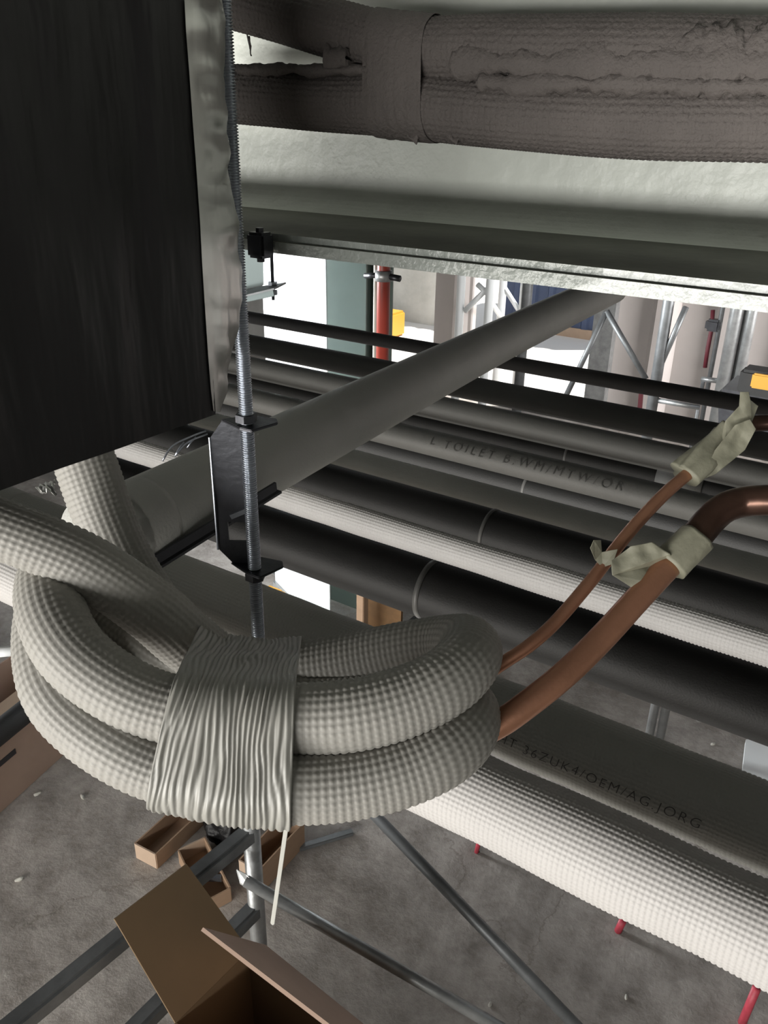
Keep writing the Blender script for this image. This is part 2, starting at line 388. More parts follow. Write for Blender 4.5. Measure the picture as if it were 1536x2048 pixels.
straight('G', 1143, 1210, PZ + .085, foamG, 'thin bright white dimpled pipe running between two thick black rubber pipes', dim=(-1.9, .55, .0042, .0010))
straight('H', 1208, 1350, PZ - .015, rubber, 'thickest black rubber pipe, on the near side of the thin white dimpled pipe')
straight('I', 1410, 1580, PZ, foamS, 'wide grey pipe with black handwriting and a bright lower edge', dim=(-1.15, .42, .0045, .0008))
straight('J', 1584, 1788, PZ, foamB, 'wide bright white dimpled pipe, nearest of all, running to the lower right corner', dim=(-1.9, .40, .0048, .0011))
ring('k1', 1133, 897); ring('k2', 1048, 962); ring('F', 965, 1055, .006); ring('H', 838, 1160, .008)
y, z, r, t = pipes['k1']; xa, xb = xat(1322, 935, y), xat(1412, 960, y)
o = MB().tube((xa, y, z), (xb, y, z), r + .006, 40).build('repair_sleeve', foamE, t, True); o['label'] = 'short grey sleeve on the black pipe'

def pipe_text(key, s, px, py, size, ang, m=None, sp=1.25, name='handwriting'):
    y, z, r, t = pipes[key]
    cu = bpy.data.curves.new('txt', 'FONT'); cu.body = s; cu.size = size; cu.offset = -size * .012; cu.space_character = sp
    ob = bpy.data.objects.new('txt', cu); C.objects.link(ob)
    dg = bpy.context.evaluated_depsgraph_get(); me = bpy.data.meshes.new_from_object(ob.evaluated_get(dg))
    bpy.data.objects.remove(ob)
    bm = bmesh.new(); bm.from_mesh(me)
    bmesh.ops.triangulate(bm, faces=bm.faces)
    for _ in range(2): 
        es = [e for e in bm.edges if e.calc_length() > size * .2]
        if es: bmesh.ops.subdivide_edges(bm, edges=es, cuts=1)
        bmesh.ops.triangulate(bm, faces=bm.faces)
    x0 = xat(px, py, y - r * .75); sk = noise
    for v in bm.verts:
        u, vv = v.co.x, v.co.y
        vv += size * .10 * noise.noise((u * 40, 0, 0)); u2 = u + vv * .15
        a = ang + vv / r
        v.co = (x0 + u2, y - (r + .0016) * math.cos(a), z + (r + .0016) * math.sin(a))
    bm.to_mesh(me); bm.free(); me.name = name
    return link(name, me, m or ink, t)
pipe_text('I', 'HT 36ZUK4/OEM/AG.JORG', 1000, 1500, .0145, math.radians(3))
pipe_text('D', 'L TOILET B.WM/MTW/OR', 862, 870, .026, math.radians(14), ink2, 1.5)

# ------------------------------------------------------------ the pipe crossing diagonally above the rack
a = P(310, 1030, .85); b = P(1000, 682, 1.77); e = P(1225, 575, 2.35)
d0 = a + (a - b) * .01
dg_ = thing('insulated_pipe', a, 'wide grey ribbed pipe crossing diagonally above the row of pipes, through the hanger bracket', 'pipe')
def flat_tube(name, pts, rw, rh, m, parent, n=48):
    P_ = np.array(spline(pts, .006)[0]); T, A, B = frames(P_); th = np.linspace(0, 2 * np.pi, n, endpoint=False)
    rid = 1 + .006 * np.sin(th * 24)[None, :]
    V = P_[:, None, :] + rw * (np.cos(th) * rid[0])[None, :, None] * A[:, None, :] + rh * (np.sin(th) * rid[0])[None, :, None] * B[:, None, :]
    n_ = len(P_); Fl = [(i * n + j, i * n + (j + 1) % n, (i + 1) * n + (j + 1) % n, (i + 1) * n + j) for i in range(n_ - 1) for j in range(n)]
    Fl += [tuple(range(n - 1, -1, -1)), tuple(range(len(V.reshape(-1, 3)) - n, n_ * n))]
    return link(name, mesh(name, list(V.reshape(-1, 3)), Fl), m, parent, True)
flat_tube('insulation_sleeve', [d0, a, b, e], .045, .045, foamX, dg_)
T_ = nrm(b - a); side = nrm(np.cross(T_, ray(600, 900)))

# ------------------------------------------------------------ threaded rod and hanger bracket
RX, RY = -.432, .452
rod = thing('threaded_rod', (RX, RY, 2.22), 'vertical threaded steel rod hanging beside the beam, through the slotted bracket', 'rod')
zz = np.arange(2.22, 3.34, .00035); rr = .0050 + .0007 * np.sin(zz * 2 * np.pi / .0019)
V, Fl = tube_vf(np.stack([np.full_like(zz, RX), np.full_like(zz, RY), zz], 1), rr, 20)
link('thread', mesh('thread', V, Fl), zinc, rod, True)
zc = float(onp(500, 480, 1, RY)[2])
clamp = thing('beam_clamp', (RX + .012, RY + .03, zc), 'small dark beam clamp gripping the flange edge beside the threaded rod', 'clamp')
MB().box((RX + .004, ye - .008, zb + .006), (.016, .014, .018)).build('clamp_jaw', dsteel, clamp, bevel=.002)
MB().tube((RX + .004, ye - .008, zb - .006), (RX + .004, ye - .008, zb + .018), .003, 6).build('clamp_bolt', dsteel, clamp)

def rodz(py): return float(onp(495, py, 1, RY)[2])
zt_, zbm = rodz(850), rodz(1133)
br = thing('hanger_bracket', (RX - .02, RY, zbm), 'dark steel slotted U-shaped hanger bracket on the threaded rod', 'bracket')
# the bracket's plate faces the camera: build in a frame (a = right, b = up, c = towards camera)
ra = nrm(np.array([M[0, 0], M[1, 0], 0])); rc = np.cross(ra, (0, 0, 1)); up = np.array([0, 0, 1.0])
o0 = np.array([RX, RY, 0])
def bp_(u, v, z_): return o0 + ra * u + rc * v + up * z_
hh = zt_ - zbm
plate = MB()
back = -.010
W0, W1 = -.031, -.004
ch = .014
# web plate with chamfered ends and a keyhole slot (built from panels around the slot)
s0, s1 = zbm + .022, zbm + .040
plate.poly([bp_(W0, back, zbm + ch), bp_(W0, back, zt_ - ch), bp_(W0 + .010, back, zt_), bp_(W1, back, zt_), bp_(W1, back, s1), bp_(W0 + .009, back, s1), bp_(W0 + .009, back, s0), bp_(W1, back, s0), bp_(W1, back, zbm), bp_(W0 + .012, back, zbm)], .0025)
plate.build('back_plate', dsteel, br)
for z_, nm in ((zt_, 'top_flange'), (zbm, 'bottom_flange')):
    MB().poly([bp_(-.022, back, z_), bp_(-.004, back + .020, z_), bp_(.006, back + .026, z_), bp_(.024, back + .006, z_), bp_(.022, back - .004, z_), bp_(0, back - .012, z_)], .0022).build(nm, dsteel, br, bevel=.0006)
MB().bar(bp_(W0 - .0008, back + .0018, zbm + ch), bp_(W0 - .0008, back + .0018, zt_ - ch), .0012, .0012, (0, 1, 0)).build('plate_edge', zinc, br)
for z_ in (zt_ + .006, zbm - .006):
    MB().add(tube_vf(np.array([[RX, RY, z_ - .003], [RX, RY, z_ + .003]]), .0088, 6)).build('hex_nut', dsteel, br)
MB().bar(bp_(W0 + .012, back + .002, zbm + .045), bp_(W1, back + .002, zbm + .052), .0015, .004).build('slot_lip', zinc, br)
sa, sb = P(300, 1134, .80), P(550, 980, .93)
MB().bar(sa, sb, .02, .003).build('saddle_strut', dsteel, br)
MB().bar(sa + up * .004 - nrm(ray(420, 1060)) * .012, sb + up * .004 - nrm(ray(420, 1060)) * .012, .003, .010).build('saddle_rim', dsteel, br)
# perforated strap edges at the upper side of the diagonal pipe
st = thing('steel_strap', P(375, 890, .80), 'thin bent shiny steel strap beside the bracket on the diagonal pipe', 'strap')
smooth_tube('strap_rim', [P(325, 922, .80), P(345, 892, .80), (P(385, 872, .8)), P(412, 862, .80)], .0009, zinc, st, 8, .004)
smooth_tube('strap_rim', [P(350, 912, .80), P(375, 885, .80), P(415, 868, .8)], .0009, zinc, st, 8, .004)
for q in (0, 1): smooth_tube('strap_tooth', [P(350 + 24 * q, 912 - 16 * q, .8), P(358 + 24 * q, 897 - 12 * q, .8), P(368 + 24 * q, 884 - 10 * q, .8)], .0008, zinc, st, 8, .004)

# ------------------------------------------------------------ the coil of insulated lines
RA = .0222
def pts_(L, r=None):
    return [list(P(q[0], q[1], q[2])) + [q[3] if len(q) > 3 else RA] for q in L]
S_path = [(905, 1345, .615), (800, 1385, .625), (640, 1405, .63), (480, 1390, .63), (340, 1330, .63), (240, 1262, .63), (165, 1205, .62), (128, 1152, .605), (104, 1152, .578),
          (99, 1200, .553), (117, 1262, .535), (160, 1322, .525), (240, 1380, .52), (335, 1418, .52), (460, 1436, .52), (600, 1437, .52), (700, 1431, .52), (800, 1407, .525), (885, 1368, .535), (932, 1325, .555),
          (936, 1294, .59), (890, 1291, .615), (810, 1302, .63), (720, 1320, .64), (620, 1337, .645), (530, 1345, .645), (450, 1335, .635), (370, 1278, .61), (300, 1217, .585), (161, 1124, .555, .0205), (0, 1058, .54, .0200), (-170, 1000, .54, .0200)]
T_path = [(960, 1432, .60, .0205), (800, 1480, .61, .0205), (640, 1500, .615, .0205), (480, 1480, .62, .0205), (330, 1420, .62, .0205), (220, 1350, .61, .0205), (145, 1270, .605, .0205), (110, 1190, .60, .0210),
          (97, 1225, .572, .0215), (94, 1300, .553, .0220), (110, 1372, .538, .0222), (152, 1430, .53), (235, 1492, .522), (330, 1536, .52), (460, 1566, .516), (590, 1574, .516), (700, 1566, .519), (800, 1542, .524), (885, 1503, .533), (930, 1458, .552),
          (930, 1415, .59), (870, 1400, .625), (740, 1405, .645), (620, 1410, .66), (500, 1395, .67), (400, 1330, .68, .023), (320, 1235, .69, .0240), (262, 1150, .70, .025), (215, 1050, .70, .0255), (172, 930, .70, .026), (140, 845, .70, .026)]
lineS = thing('insulated_copper_line', P(600, 1430, .56), 'upper dimpled white insulated hose of the coil, ending in the thin copper tube', 'hose', 'insulated copper lines coiled and taped together')
lineT = thing('insulated_copper_line', P(600, 1560, .56), 'lower dimpled white insulated hose of the coil, ending in the thick copper tube', 'hose', 'insulated copper lines coiled and taped together')
dimpled('insulation_sleeve', pts_(S_path), RA, foam, lineS, .0047, .0010)
dimpled('insulation_sleeve', pts_(T_path), RA, foam, lineT, .0047, .0010)
# bright torn inner strand visible inside the left hole is part of the coil itself
thin = [(900, 1400, .60), (1000, 1330, .60), (1060, 1290, .60), (1115, 1240, .605), (1185, 1158, .615), (1255, 1068, .63), (1325, 992, .645), (1385, 940, .66)]
thin2 = [(1385, 940, .66), (1420, 905, .67), (1450, 872, .68), (1480, 852, .69), (1520, 846, .69), (1600, 845, .68)]
thick = [(880, 1500, .58), (985, 1455, .575), (1050, 1412, .575), (1130, 1348, .58), (1200, 1280, .59), (1275, 1198, .60), (1340, 1128, .61)]
thick2 = [(1340, 1128, .61), (1385, 1082, .615), (1420, 1040, .62), (1450, 1015, .62), (1490, 1003, .62), (1540, 1000, .61), (1620, 1000, .60)]
ct = smooth_tube('copper_tube', [P(*q) for q in thin], .0050, copper, lineS, 24, .006)
o2 = smooth_tube('copper_tube', [P(*q) for q in thin2], .0068, copperO, lineS, 24, .006); o2['label'] = 'dark oxidised end of the thin copper tube'
cT = smooth_tube('copper_tube', [P(*q) for q in thick], .0096, copper, lineT, 32, .006)
o3 = smooth_tube('copper_tube', [P(*q) for q in thick2], .0115, copperO, lineT, 32, .006); o3['label'] = 'dark oxidised bend of the thick copper tube'
# masking tape
def polysheet(name, pix, d, m, parent, amp=.003, bow=.0, seed=0, dz=None):
    """crumpled sheet with an irregular outline; d = depth per corner"""
    pts = [P(x, y, dd) for (x, y), dd in zip(pix, d)]; c = np.mean(pts, axis=0); bm = bmesh.new()
    vs = [bm.verts.new(p) for p in pts]; f = bm.faces.new(vs)
    bmesh.ops.triangulate(bm, faces=bm.faces)
    for _ in range(5): bmesh.ops.subdivide_edges(bm, edges=bm.edges, cuts=1, use_grid_fill=True); bmesh.ops.triangulate(bm, faces=bm.faces)
    vd = nrm(ray(*pix[0]))
    for v in bm.verts:
        q = v.co; n_ = noise.noise((q.x * 45 + seed, q.y * 45, q.z * 45)) + .5 * noise.noise((q.x * 110 + seed, q.y * 110, q.z * 110))
        v.co = q + Vector(vd * n_ * amp)
    me = bpy.data.meshes.new(name); bm.to_mesh(me); bm.free(); o = link(name, me, m, parent, True)
    sm = o.modifiers.new('thickness', 'SOLIDIFY'); sm.thickness = .0004; return o
smooth_tube('masking_tape', [P(1338, 1132, .61), P(1362, 1106, .612), P(1392, 1074, .615)], .0136, tape, cT, 28, .002, .0035)
polysheet('masking_tape', [(1268, 1178), (1224, 1150), (1222, 1122), (1262, 1092), (1305, 1084), (1340, 1108), (1352, 1120), (1300, 1165)], [.60, .60, .60, .60, .60, .60, .61, .60], tape, cT, .004, seed=2)
polysheet('masking_tape', [(1190, 1120), (1180, 1096), (1187, 1080), (1201, 1080), (1203, 1104), (1236, 1098), (1226, 1128), (1205, 1135)], [.615, .60, .60, .61, .615, .61, .61, .615], tape, cT, .004, seed=5)
smooth_tube('masking_tape', [P(1372, 952, .66), P(1400, 925, .663), P(1430, 893, .672), P(1455, 868, .675)], .0115, tape, ct, 28, .002, .006)
polysheet('masking_tape', [(1402, 960), (1432, 948), (1490, 900), (1512, 858), (1500, 838), (1470, 850), (1430, 900)], [.655] * 7, tape, ct, .004, seed=9)
polysheet('masking_tape', [(1436, 885), (1452, 840), (1478, 812), (1480, 784), (1497, 784), (1500, 800), (1516, 812), (1503, 845), (1480, 880), (1450, 900)], [.665, .66, .66, .66, .66, .66, .665, .66, .66, .66], tape, ct, .0045, seed=13)

# ------------------------------------------------------------ stretch tape wrapped round the coil
def interp_path(path, x, lo, hi):
    seg = [q for q in path[lo:hi]]; xs_ = np.array([q[0] for q in seg]); o_ = np.argsort(xs_)
    return [float(np.interp(x, xs_[o_], np.array([q[k] for q in seg])[o_])) for k in (1, 2)]
NR = 21; NS = NR * 7; NA = 120; WV = []
for s in range(NS + 1):
    t = s / NS; cs = []
    for path, lo, hi, xa, xb in ((S_path, 10, 19, 334, 590), (T_path, 10, 19, 318, 586), (S_path, 21, 28, 400, 602), (T_path, 21, 26, 400, 600)):
        x = xa + (xb - xa) * t; yy, dd = interp_path(path, x, lo, hi); cs.append(((x - 768) / F * dd, (1024 - yy) / F * dd, dd))
    cs = np.array(cs); Am = np.c_[np.ones(4), cs[:, 1] - cs[:, 1].mean(), cs[:, 2] - cs[:, 2].mean()]; co = np.linalg.lstsq(Am, cs[:, 0], rcond=None)[0]
    poly = []
    for th in np.linspace(0, 2 * np.pi, 240, endpoint=False):
        n2 = np.array([math.cos(th), math.sin(th)]); kk = np.argmax(cs[:, 1:] @ n2); poly.append(cs[kk, 1:] + (RA + .0028) * n2)
    poly = np.array(poly); cl = np.vstack([poly, poly[:1]]); L = np.concatenate([[0], np.cumsum(np.linalg.norm(np.diff(cl, axis=0), axis=1))])
    u = np.linspace(0, L[-1], NA, endpoint=False); q = np.stack([np.interp(u, L, cl[:, 0]), np.interp(u, L, cl[:, 1])], 1)
    cen = q.mean(axis=0)
    for j in range(NA):
        n2 = nrm(q[j] - cen); a_ = j / NA * 2 * np.pi; na = noise.noise((math.cos(a_) * 1.6, math.sin(a_) * 1.6, t * 3)); 
        ph = t * NR + 1.3 * na + .35 * noise.noise((math.cos(a_) * 5, math.sin(a_) * 5, t * 9))
        r1 = abs(math.sin(ph * math.pi)); amp_ = .0017 + .0014 * noise.noise((math.cos(a_) * 3, math.sin(a_) * 3, t * 14 + 5))
        h = amp_ * r1 + .0008 * noise.noise((a_ * 2, t * 40, 2))
        # the tape sinks slightly between the strands on the front
        yy_, zz_ = q[j] + n2 * (h - (.0015 if s in (0, NS) else 0))
        xx_ = co[0] + co[1] * (yy_ - cs[:, 1].mean()) + co[2] * (zz_ - cs[:, 2].mean())
        WV.append(CAM + M @ np.array([xx_, yy_, -zz_]))
Fq = [(s * NA + j, s * NA + (j + 1) % NA, (s + 1) * NA + (j + 1) % NA, (s + 1) * NA + j) for s in range(NS) for j in range(NA)]
wo = link('tape_wrap', mesh('tape_wrap', WV, Fq), film, None, True)
tag(wo, 'pleated cream stretch tape wound tightly around the middle of the hose coil', 'tape')

zt = thing('cable_tie', P(560, 1750, .52), 'thin white plastic cable tie tail hanging down below the taped coil', 'cable tie')
A0, A1, B0, B1 = P(570, 1640, .515), P(579, 1640, .515), P(549, 1848, .515), P(541, 1846, .515)
MB().poly([A0, A1, B0, P(545, 1850, .515), B1], .0012).build('strap', whiteP, zt, bevel=.0002)

# ------------------------------------------------------------ the duct wrapped in black film
xd = -.35; yd = .34; zd = float(P(430, 828, .5)[2])
duct = thing('ventilation_duct', (xd - .14, 0, zd), 'large boxy duct wrapped in wrinkled black plastic film hanging at the left', 'duct')
# film body: subdivided box with vertical wrinkles
def duct_body():
    V = []; Fc = []; ny, nz_ = 120, 60; ys = np.linspace(-.02, yd, ny); zs = np.linspace(zd, ZC - .02, nz_)
    for y_ in ys:
        for z_ in zs:
            k_ = (z_ - zd)
            wr_ = .006 * noise.noise((0, y_ * 28 + k_ * 6, k_ * 3.5)) * min(1, k_ * 9 + .15) + .003 * noise.noise((3, y_ * 60 - k_ * 8, k_ * 5)) * min(1, k_ * 12)
            e_ = min(1, (yd - y_) * 30)
            V.append((xd + wr_ * e_, y_, z_))
    for i in range(ny - 1):
        for j in range(nz_ - 1):
            a_ = i * nz_ + j; Fc.append((a_, a_ + nz_, a_ + nz_ + 1, a_ + 1))
    return V, Fc
V, Fc = duct_body(); link('film_wrap', mesh('film_wrap', V, Fc), bfilm, duct, True)
MB().b2(xd - .27, xd - .008, -.02, yd, zd, ZC - .02).build('duct_body', bfilm, duct, bevel=.003)
# silver foil bulging off the duct's end
rows = [(0, 372, 444), (60, 375, 449), (150, 382, 455), (250, 389, 462), (340, 396, 468), (400, 400, 477), (440, 403, 484), (520, 407, 487), (600, 412, 484), (660, 416, 474), (720, 420, 461), (780, 425, 446), (822, 430, 434)]
FV = []; nr = 60; nc_ = 14
for i in range(nr):
    py = i / (nr - 1) * 822; xo = np.interp(py, [r_[0] for r_ in rows], [r_[2] for r_ in rows]); xi = np.interp(py, [r_[0] for r_ in rows], [r_[1] for r_ in rows])
    q0 = onp(xi - 3, py, 0, xd + .001); q1 = onp(xo, py, 0, xd - .02)
    for j in range(nc_):
        s = j / (nc_ - 1)
        if s < .6:
            u = s / .6; p = q0 * (1 - u) + q1 * u; p[0] += .004 * math.sin(u * math.pi)
        else:
            u = (s - .6) / .4; p = q1 * (1 - u) + np.array([xd - .12, yd - .002, q1[2]]) * u
        nn_ = .0035 * noise.noise((i * .13, j * .5, 4)) + .0025 * noise.noise((i * .35, j * .3, 9))
        FV.append(p + np.array([nn_, nn_ * .5, 0]) * math.sin(min(1, s * 1.2) * math.pi))
Fc = [(i * nc_ + j, i * nc_ + j + 1, (i + 1) * nc_ + j + 1, (i + 1) * nc_ + j) for i in range(nr - 1) for j in range(nc_ - 1)]
o = link('foil_end', mesh('foil_end', FV, Fc), foil, duct, True); o['label'] = 'crumpled silver foil bulging from the end of the duct'
o = crumple('foil_scrap', [P(70, 974, .62), P(108, 958, .62), P(112, 985, .60), P(84, 984, .60)], foil, duct, amp=.004, seed=3)

# ------------------------------------------------------------ brown insulated pipes in front of the web
YP = .555
def on(px, py): return onp(px, py, 1, YP)
up1 = [on(300, -50), on(420, -12), on(560, 28), on(680, 62), on(790, 92), on(860, 100), on(950, 100), on(1100, 104), (on(1300, 108)), on(1540, 118), on(1750, 128)]
up2 = [on(300, 180), on(490, 190), on(650, 203), on(800, 208), on(950, 222), on(1100, 232), on(1300, 240), on(1540, 242), on(1750, 240)]
gg = 'brown insulated pipes in front of the beam web'
t1 = thing('insulated_pipe', up1[5], 'upper dusty brown insulated pipe in front of the beam, bending up to the left', 'pipe', gg)
t2 = thing('insulated_pipe', up2[4], 'lower dusty brown insulated pipe in front of the beam, nearly straight', 'pipe', gg)
def rpts(L, rs): return [list(p) + [r_] for p, r_ in zip(L, rs)]
dimpled('insulation_sleeve', rpts(up1, [.0195] * 5 + [.020, .0205] + [.021] * 4), .02, foamT, t1, .0042, .0008)
dimpled('insulation_sleeve', rpts(up2, [.0215] * 3 + [.022, .0225, .0225, .0225, .0225, .0225]), .022, foamT, t2, .0042, .0008)
# tape round both where they meet, with two loose tags
tw = thing('tape_wrap', on(850, 150), 'dark brown tape binding the two dusty pipes together before the beam', 'tape')
TW = []; n_s = 40; n_a = 64
for s in range(n_s + 1):
    px = 760 + 115 * s / n_s; c1 = on(px, np.interp(px, [680, 790, 860, 950], [64, 92, 100, 100])); c2 = on(px, np.interp(px, [650, 800, 950], [203, 208, 222]))
    for j in range(n_a):
        th = 2 * math.pi * j / n_a; n2 = np.array([0, math.cos(th), math.sin(th)]); c = c1 if n2[2] > 0 else c2
        h = (.0213 if n2[2] > 0 else .0229) + .0009 * max(0, math.sin(math.pi * s / n_s)) ** .4 + .0008 * noise.noise((s * .3, math.cos(th) * 2, math.sin(th) * 2)); TW.append(c + n2 * h)
Fq = [(s * n_a + j, s * n_a + (j + 1) % n_a, (s + 1) * n_a + (j + 1) % n_a, (s + 1) * n_a + j) for s in range(n_s) for j in range(n_a)]
link('tape_band', mesh('tape_band', TW, Fq), foamT, tw, True)
for cx in (823, 903):
    dq = onp(cx, 260, 1, YP - .01); s_ = 1
    crumple('loose_tag', [onp(cx - 16, 248, 1, YP - .012), onp(cx + 18, 262, 1, YP - .012), onp(cx + 10, 290, 1, YP - .014), onp(cx - 12, 272, 1, YP - .014)], foamT, tw, 8, 6, .002, seed=cx)
# torn fluff of the insulation along the seam
def fluff(pxa, pxb, f, hgt, parent, seed, sc=1.0):
    V = []; Fc = []; n1 = 160; n2 = 10
    for i in range(n1 + 1):
        px = pxa + (pxb - pxa) * i / n1; py = f(px)
        for j in range(n2):
            a_ = 2 * math.pi * j / n2
            h = hgt * (1 + .8 * noise.noise((px * .02, seed, 0)) + .5 * noise.noise((px * .09, math.cos(a_) * 2, seed + math.sin(a_) * 2)))
            if i in (0, n1): h *= .2
            c = onp(px, py + 8 * noise.noise((px * .015, seed + 9, 0)), 1, YP - .017)
            V.append(c + np.array([0, math.cos(a_) * .006 * sc, math.sin(a_) * h]))
    Fc = [(i * n2 + j, i * n2 + (j + 1) % n2, (i + 1) * n2 + (j + 1) % n2, (i + 1) * n2 + j) for i in range(n1) for j in range(n2)]
    link('torn_foam', mesh('torn_foam', V, Fc), foamT, parent, True)
fluff(905, 1560, lambda x: 128 + (x - 900) * .0, .009, t1, 1.5)
fluff(960, 1560, lambda x: 166 + (x - 900) * .01, .006, t2, 4.2)
fluff(1330, 1600, lambda x: 118, .012, t1, 7.7, .8)
fluff(480, 745, lambda x: 140 + 0 * x, .0035, t2, 2.2)
fluff(655, 700, lambda x: 122, .010, t2, 6.2)
crumple('loose_thread', [onp(494, 70, 1, .54), onp(500, 72, 1, .54), onp(504, 112, 1, .54), onp(502, 112, 1, .54)], foamT, t1, 4, 8, .001)

# ------------------------------------------------------------ column, red pipe, board, hanging box
cx0, cy0 = -2.68, 3.75
col = MB().b2(cx0 - .13, cx0 + .13, cy0 - .13, cy0 - .118, 0, ZC).b2(cx0 - .13, cx0 + .13, cy0 + .118, cy0 + .13, 0, ZC).b2(cx0 - .005, cx0 + .005, cy0 - .118, cy0 + .118, 0, ZC).build('steel_column', colG)
tag(col, 'grey-green steel column standing behind the row of pipes, left of the red pipe', 'column')
def xy(px, py, depth): q = P(px, py, depth); return q[0], q[1]
rx, ry = xy(766, 640, 3.7)
rp = thing('red_pipe', (rx, ry, 0), 'vertical red painted pipe beside the green column', 'pipe')
MB().tube((rx, ry, 1.25), (rx, ry, ZC), .029, 28).build('pipe_run', red, rp, True)
zq = float(P(766, 545, 3.7)[2])
MB().tube((rx, ry, zq - .022), (rx, ry, zq + .022), .038, 28).build('pipe_clamp', galv, rp, True)
MB().tube((rx + .02, ry, zq), (rx + .085, ry - .0, zq - .004), .014, 12).tube((rx - .02, ry, zq), (rx - .10, ry + .0, zq - .01), .012, 12).build('clamp_bolt', dsteel, rp, True)
sx, sy = xy(750, 640, 3.9)
tag(MB().tube((sx, sy, 1.3), (sx, sy, ZC), .009, 12).build('conduit', whiteP, None, True), 'thin pale conduit running down just left of the red pipe', 'conduit')
q1 = P(652, 600, 4.0); q0 = P(525, 560, 4.6)
bd = thing('white_board', ((q0[0] + q1[0]) / 2, (q0[1] + q1[1]) / 2, 0), 'tall bright white translucent sheet standing left of the green column', 'sheet')
MB().poly([(q0[0], q0[1], .05), (q1[0], q1[1], .05), (q1[0], q1[1], 3.2), (q0[0], q0[1], 3.2)], .004).build('panel', sheetM, bd)
MB().bar((q0[0], q0[1], .025), (q1[0], q1[1], .025), .04, .05).build('foot_rail', galv, bd)
hb = thing('suspended_tray', P(505, 570, 1.9), 'pale blue-grey metal tray hung on a thin rod from the beam, beside the threaded rod', 'tray')
MB().poly([P(440, 480, 1.95), P(526, 490, 1.95), P(527, 570, 1.95), P(440, 590, 1.95)], .004).build('side_panel', blueP, hb)
MB().poly([P(440, 592, 1.9), P(523, 574, 1.9), P(572, 566, 1.95), P(548, 578, 1.82), P(440, 604, 1.85)], .004).build('angle_bracket', galvD, hb)
MB().poly([P(440, 604, 1.86), P(546, 580, 1.86), P(548, 592, 1.86), P(440, 616, 1.86)], .004).build('lower_lip', blueP, hb)
pr = P(545, 560, 1.88)
MB().tube((pr[0], pr[1], ZC), (pr[0], pr[1], pr[2] - .045), .0038, 12).build('hanger_rod', dsteel, hb, True)
for k_ in (.014, .033): MB().tube((pr[0], pr[1], pr[2] - k_), (pr[0], pr[1], pr[2] - k_ + .010), .011, 6).build('hex_nut', zinc, hb)

# ------------------------------------------------------------ beyond the gateway
def gp(px, py): return onp(px, py, 2, 0.0)
cb = gp(1148, 672); yc = cb[1]
cont = thing('shipping_container', (farx(1148, yc), yc, -.02), 'dark blue corrugated container standing outside beyond the gateway', 'container')
ribbed('side_wall', farx(1000, yc), farx(1232, yc) + .6, yc, .12, 2.6, .28, .04, navy, cont)
MB().b2(farx(1000, yc), farx(1232, yc) + .6, yc - .03, yc + .1, -.02, .12).build('bottom_rail', cardL, cont)
MB().b2(farx(1000, yc), farx(1232, yc) + .6, yc + .12, yc + 2.4, 0, 2.55).build('body', navy, cont)
gw = gp(810, 640); yg = gw[1]
lb = thing('concrete_wall', (gw[0], yg, -.02), 'low grey concrete wall outside, seen to the right of the red pipe', 'wall')
MB().b2(farx(700, yg), farx(876, yg), yg, yg + .3, -.02, 1.5).build('lower_course', concO, lb)
MB().b2(farx(700, yg), farx(876, yg), yg + .04, yg + .3, 1.5, 3.0).build('upper_course', white, lb)
yb_ = gp(772, 668)
tag(MB().box((yb_[0], yb_[1], .16), (.42, .4, .36)).build('yellow_bin', yell, None, bevel=.03), 'yellow object standing outside, half hidden by the red pipe', 'bin')
# outdoor scaffold tower (bright tubes)
def scaf_tube(name, p, q, r, m, parent): return MB().tube(p, q, r, 14).build(name, m, parent, True)
st0 = thing('scaffold_tower', onp(960, 740, 1, 7.6), 'sunlit scaffold tower of white tubes standing in the gateway beyond the diagonal pipe', 'scaffold')
def wx(px, Y): return farx(px, Y, 650)
Ys = 7.7
posts = [(918, Ys), (975, Ys), (1000, Ys + 1.0), (1042, Ys + 1.0)]
for px, Y in posts: scaf_tube('standard', (wx(px, Y), Y, 0), (wx(px, Y), Y, 3.3), .045, white, st0)
pz = lambda px, py, Y: float(onp(px, py, 1, Y)[2])
for (pa, ya_, Ya), (pb, yb2, Yb) in [((928, 622, Ys), (968, 578, Ys)), ((972, 596, Ys), (1000, 632, Ys + 1)), ((950, 568, Ys), (970, 586, Ys)), ((1000, 570, Ys + 1), (1042, 630, Ys + 1))]:
    scaf_tube('brace', (wx(pa, Ya), Ya, pz(pa, ya_, Ya)), (wx(pb, Yb), Yb, pz(pb, yb2, Yb)), .028, white, st0)
for zl in (.5, 2.2): scaf_tube('ledger', (wx(918, Ys), Ys, zl), (wx(975, Ys), Ys, zl), .025, white, st0)
# grey scaffold in front of the ribbed wall
Y2 = 6.2
sg = thing('scaffold', (farx(1318, Y2), Y2, 0), 'grey steel scaffold standing before the beige ribbed wall, with crossing diagonal braces', 'scaffold')
def seg(name, a_, b_, Y, r, m=galvD, par=sg, bevel=0):
    return scaf_tube(name, onp(a_[0], a_[1], 1, Y), onp(b_[0], b_[1], 1, Y), r, m, par)
def vert(name, px, py, Y, r, m=galvD, par=sg, z0=0, z1=3.2):
    q = onp(px, py, 1, Y); return scaf_tube(name, (q[0], q[1], z0), (q[0], q[1], z1), r, m, par)
vert('standard', 1309, 780, Y2, .042)
vert('standard', 1037, 780, Y2 + 1.2, .05)
seg('brace', (1213, 622), (1292, 758), Y2, .022); seg('brace', (1212, 625), (1128, 800), Y2, .022)
seg('brace', (1372, 614), (1322, 728), Y2, .022)
vert('standard', 1322, 700, Y2 + .9, .03, galv); 
seg('ledger', (1312, 800), (1400, 815), Y2, .02, galv)
